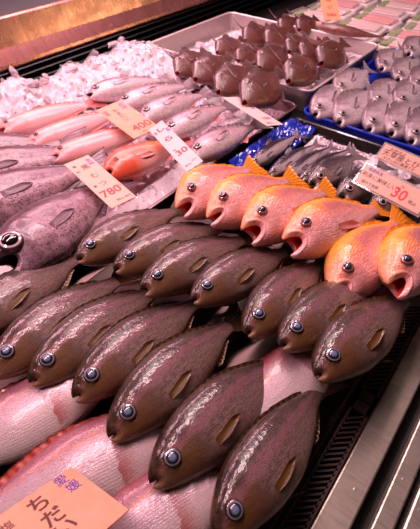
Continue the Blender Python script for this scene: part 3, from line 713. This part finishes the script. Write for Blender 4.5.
# ------------------------------------------------------------------ trays
def tray(name, label, cat, x0, x1, y0, y1, z0, zr, mat, r=.04, rim=.012, floor_th=.003, rot=0):
    def loop(inset, z, n=6):
        pts = []; rr = max(r-inset, .004)
        for cx_, cy_, a0 in ((x1-inset-rr, y1-inset-rr, 0), (x0+inset+rr, y1-inset-rr, PI/2), (x0+inset+rr, y0+inset+rr, PI), (x1-inset-rr, y0+inset+rr, 1.5*PI)):
            for k in range(n+1): a = a0+PI/2*k/n; pts.append((cx_+rr*math.cos(a), cy_+rr*math.sin(a), z))
        return pts
    L_ = [loop(.020, z0), loop(.004, zr-.008), loop(0, zr-.004), loop(.001, zr), loop(rim*.6, zr+.001), loop(rim, zr-.002), loop(rim+.014, z0+.005)]
    n = len(L_[0]); V = [p for l in L_ for p in l]; F = []
    for i in range(len(L_)-1):
        for j in range(n): a, b = i*n+j, i*n+(j+1) % n; F.append((a, b, b+n, a+n))
    F.append(tuple(range(n))[::-1]); F.append(tuple(range((len(L_)-1)*n, len(L_)*n)))
    o = link_mesh(name, V, F, mat, None, smooth=False)
    return tag(o, label, cat)
tray('steel_tray', 'wide steel tray holding the gnomefish, tilefish and croakers', 'tray', .18, 1.435, .69, 1.44, .002, .045, MAT['mid_steel'])
tray('steel_tray', 'deep steel tray heaped with brown filefish at the back', 'tray', 1.45, 2.12, .665, 1.525, .002, .09, MAT['pale_steel'])
tray('steel_tray', 'shallow steel tray under the dark grunts by the drain grille', 'tray', -.45, .93, .026, .675, .001, .012, MAT['dark_steel'], rim=.008)
tray('plastic_tray', 'bright blue plastic tray of silver butterfish', 'tray', 1.36, 2.22, -.01, .655, .002, .055, MAT['blue_tray'], rim=.010)
tray('plastic_tray', 'dark plastic tray of sardines and horse mackerel', 'tray', .945, 1.345, .035, .672, .002, .04, MAT['dark_tray'], rim=.012)
# crumpled blue film
V, F = [], []; nx, ny = 40, 14
for i in range(nx+1):
    for j in range(ny+1):
        x = .93+.38*i/nx; y = .56+.10*j/ny; q = mnoise.noise(Vector((x*40, y*40, 3)))*.010+mnoise.noise(Vector((x*90, y*90, 8)))*.005
        V.append((x+q*.3, y, .03+.02*j/ny+q))
for i in range(nx):
    for j in range(ny): a = i*(ny+1)+j; F.append((a, a+1, a+ny+2, a+ny+1))
o = link_mesh('plastic_sheet', V, F, MAT['blue_film'], smooth=False); sm = o.modifiers.new('thickness', 'SOLIDIFY'); sm.thickness = .001
tag(o, 'crumpled shiny blue plastic sheet along the back of the sardine tray', 'plastic sheet')

# ------------------------------------------------------------------ ice
def ice_bed(name, label, x0, x1, y0, y1, hfun, nchunk, csz, seed):
    rnd = random.Random(seed); bm = bmesh.new(); st = .012; nx = int((x1-x0)/st); ny = int((y1-y0)/st); g = {}
    def hz(x, y): return max(.004, hfun(x, y)+.016*abs(mnoise.noise(Vector((x*26, y*26, seed))))+.011*abs(mnoise.noise(Vector((x*60, y*60, seed+4))))-.006)
    for i in range(nx+1):
        for j in range(ny+1):
            x, y = x0+i*st, y0+j*st; g[i, j] = bm.verts.new((x, y, hz(x, y)))
    for i in range(nx):
        for j in range(ny): bm.faces.new((g[i, j], g[i+1, j], g[i+1, j+1], g[i, j+1]))
    nbase = len(bm.faces)
    for k in range(nchunk*3):
        x, y = rnd.uniform(x0+.01, x1-.01), rnd.uniform(y0+.01, y1-.01); s = csz*(rnd.uniform(.5, 1.25) if k % 5 == 0 else rnd.uniform(.2, .5))
        c = Vector((x, y, hz(x, y)+s*rnd.uniform(-.1, .5))); vs = []
        sh = Vector((rnd.uniform(.6, 1.2), rnd.uniform(.6, 1.2), rnd.uniform(.5, 1)))
        for q in range(11):
            d = Vector((rnd.gauss(0, 1), rnd.gauss(0, 1), rnd.gauss(0, 1))).normalized()*s
            vs.append(bm.verts.new(c+Vector((d.x*sh.x, d.y*sh.y, d.z*sh.z))))
        r_ = bmesh.ops.convex_hull(bm, input=vs)
        bmesh.ops.delete(bm, geom=[e for e in r_['geom_interior'] if isinstance(e, bmesh.types.BMVert)], context='VERTS')
    bm.faces.ensure_lookup_table()
    for f_ in bm.faces[nbase:]: f_.material_index = 1
    o = bm_obj(name, bm, [MAT['ice'], MAT['clear_ice']])
    return tag(o, label, 'ice', None, 'stuff')
ice_bed('crushed_ice', 'bank of crushed white ice along the back vent behind the pink fish', .16, 1.47, 1.12, 1.575,
        lambda x, y: .03+.085*float(sstep(1.2, 1.48, y))*(.85+.6*mnoise.noise(Vector((x*7, y*7, 2)))), 170, .024, 11)
ice_bed('crushed_ice', 'chunks of clear ice under the brown filefish', 1.50, 2.08, .71, 1.46,
        lambda x, y: .04-.022*float(sstep(1.3, 1.46, y)), 130, .024, 23)
ice_bed('crushed_ice', 'thin wet ice under the croakers and tilefish in the wide tray', .22, 1.40, .73, 1.13, lambda x, y: .012, 60, .012, 31)
ice_bed('crushed_ice', 'loose ice pieces between the sardines and the blue tray', 1.16, 1.31, .07, .55, lambda x, y: .016, 40, .022, 41)

# ------------------------------------------------------------------ wrapped packs at the far right
plain('pack_slice', 'e8a0a0', .3, Coat_Weight=.6); plain('pack_pale_slice', 'ecd0cc', .3, Coat_Weight=.6); plain('pack_leaf', '7e9a4c', .5)
t = NT('pack_film'); t.set(Base_Color=lin('f4ecec'), Roughness=.08, Alpha=.16, Coat_Weight=1.0); FILM = t.m
for i in range(7):
    for j in range(3):
        x, y = 2.36+.17*i, .62+.29*j+.02*(i % 2)
        r = empty('wrapped_pack', Matrix.Translation((x, y, .0)) @ Matrix.Rotation(math.radians(3*((i+j) % 3-1)), 4, 'Z'))
        tag(r, 'film-wrapped white foam pack of pink fish slices and green leaf, far right', 'food pack', 'wrapped packs at the far right')
        bm = bmesh.new(); box(bm, -.075, .075, -.13, .13, .0, .026, .008); bm_obj('foam_tray', bm, MAT['foam'], r)
        for k in range(3):
            bm = bmesh.new(); box(bm, -.058+.040*k, -.022+.040*k, -.105, .068, .027, .040+.003*(k % 2), .007); bm_obj('fish_slice', bm, bpy.data.materials['pack_slice' if (i+2*j) % 3 == 1 else 'pack_pale_slice'], r)
        bm = bmesh.new(); box(bm, -.06, .06, .075, .115, .027, .037, .004); bm_obj('leaf', bm, bpy.data.materials['pack_leaf'], r)
        bm = bmesh.new(); box(bm, -.074, .074, -.129, .129, .0445, .0455); bm_obj('cling_film', bm, FILM, r)

# ------------------------------------------------------------------ room
bm = bmesh.new(); box(bm, -3, 7, -3, 6, -.90, -.855); tag(bm_obj('floor', bm, plain('floor_concrete', '6a5c58', .5, bump=(8, .2))), 'wet grey market floor', None, None, 'structure')
bm = bmesh.new(); box(bm, -3, 7, 4.2, 4.3, -.855, 3); tag(bm_obj('wall_back', bm, plain('wall_paint', '8a7470', .6, bump=(8, .1))), 'dull wall behind the counter', None, None, 'structure')

# ------------------------------------------------------------------ light
def strip(name, loc, target, sx, sy, power, col):
    l = bpy.data.lights.new(name, 'AREA'); l.shape = 'RECTANGLE'; l.size = sx; l.size_y = sy; l.energy = power; l.color = col
    o = bpy.data.objects.new(name, l); COL.objects.link(o); o.location = loc
    d = Vector(target)-Vector(loc); o.rotation_euler = d.to_track_quat('-Z', 'X').to_euler()
    return o
def strip_x(name, loc, tilt, sx, sy, power, col):
    l = bpy.data.lights.new(name, 'AREA'); l.shape = 'RECTANGLE'; l.size = sx; l.size_y = sy; l.energy = power; l.color = col
    o = bpy.data.objects.new(name, l); COL.objects.link(o); o.location = loc; o.rotation_euler = (math.radians(tilt), 0, 0)
    return o
strip_x('canopy_lamp', (1.2, 1.95, 1.0), -58, 3.6, .16, 44, (1, .45, .57))
strip_x('counter_lamp', (.9, .95, 1.7), -14, 3.2, .14, 58, (1, .60, .66))
strip('aisle_lamp', (2.75, -.90, .95), (1.1, 1.6, .25), .16, .9, 0.11, (1, .80, .34)).data.spread = math.radians(24)
strip('aisle_lamp', (3.15, -.80, .90), (1.2, 1.55, .25), .10, .9, 0.11, (1, .84, .36)).data.spread = math.radians(24)
strip('ceiling_lamp', (2.2, 2.2, 3.4), (1, .3, 0), 2.4, 1.2, 52, (1, .84, .76))
W = bpy.data.worlds.new('world'); SC.world = W; W.use_nodes = True
bg = W.node_tree.nodes['Background']; bg.inputs[0].default_value = (.30, .19, .16, 1); bg.inputs[1].default_value = .12
SC.view_settings.view_transform = 'Standard'; SC.view_settings.look = 'None'; SC.view_settings.gamma = 1; SC.view_settings.exposure = 0
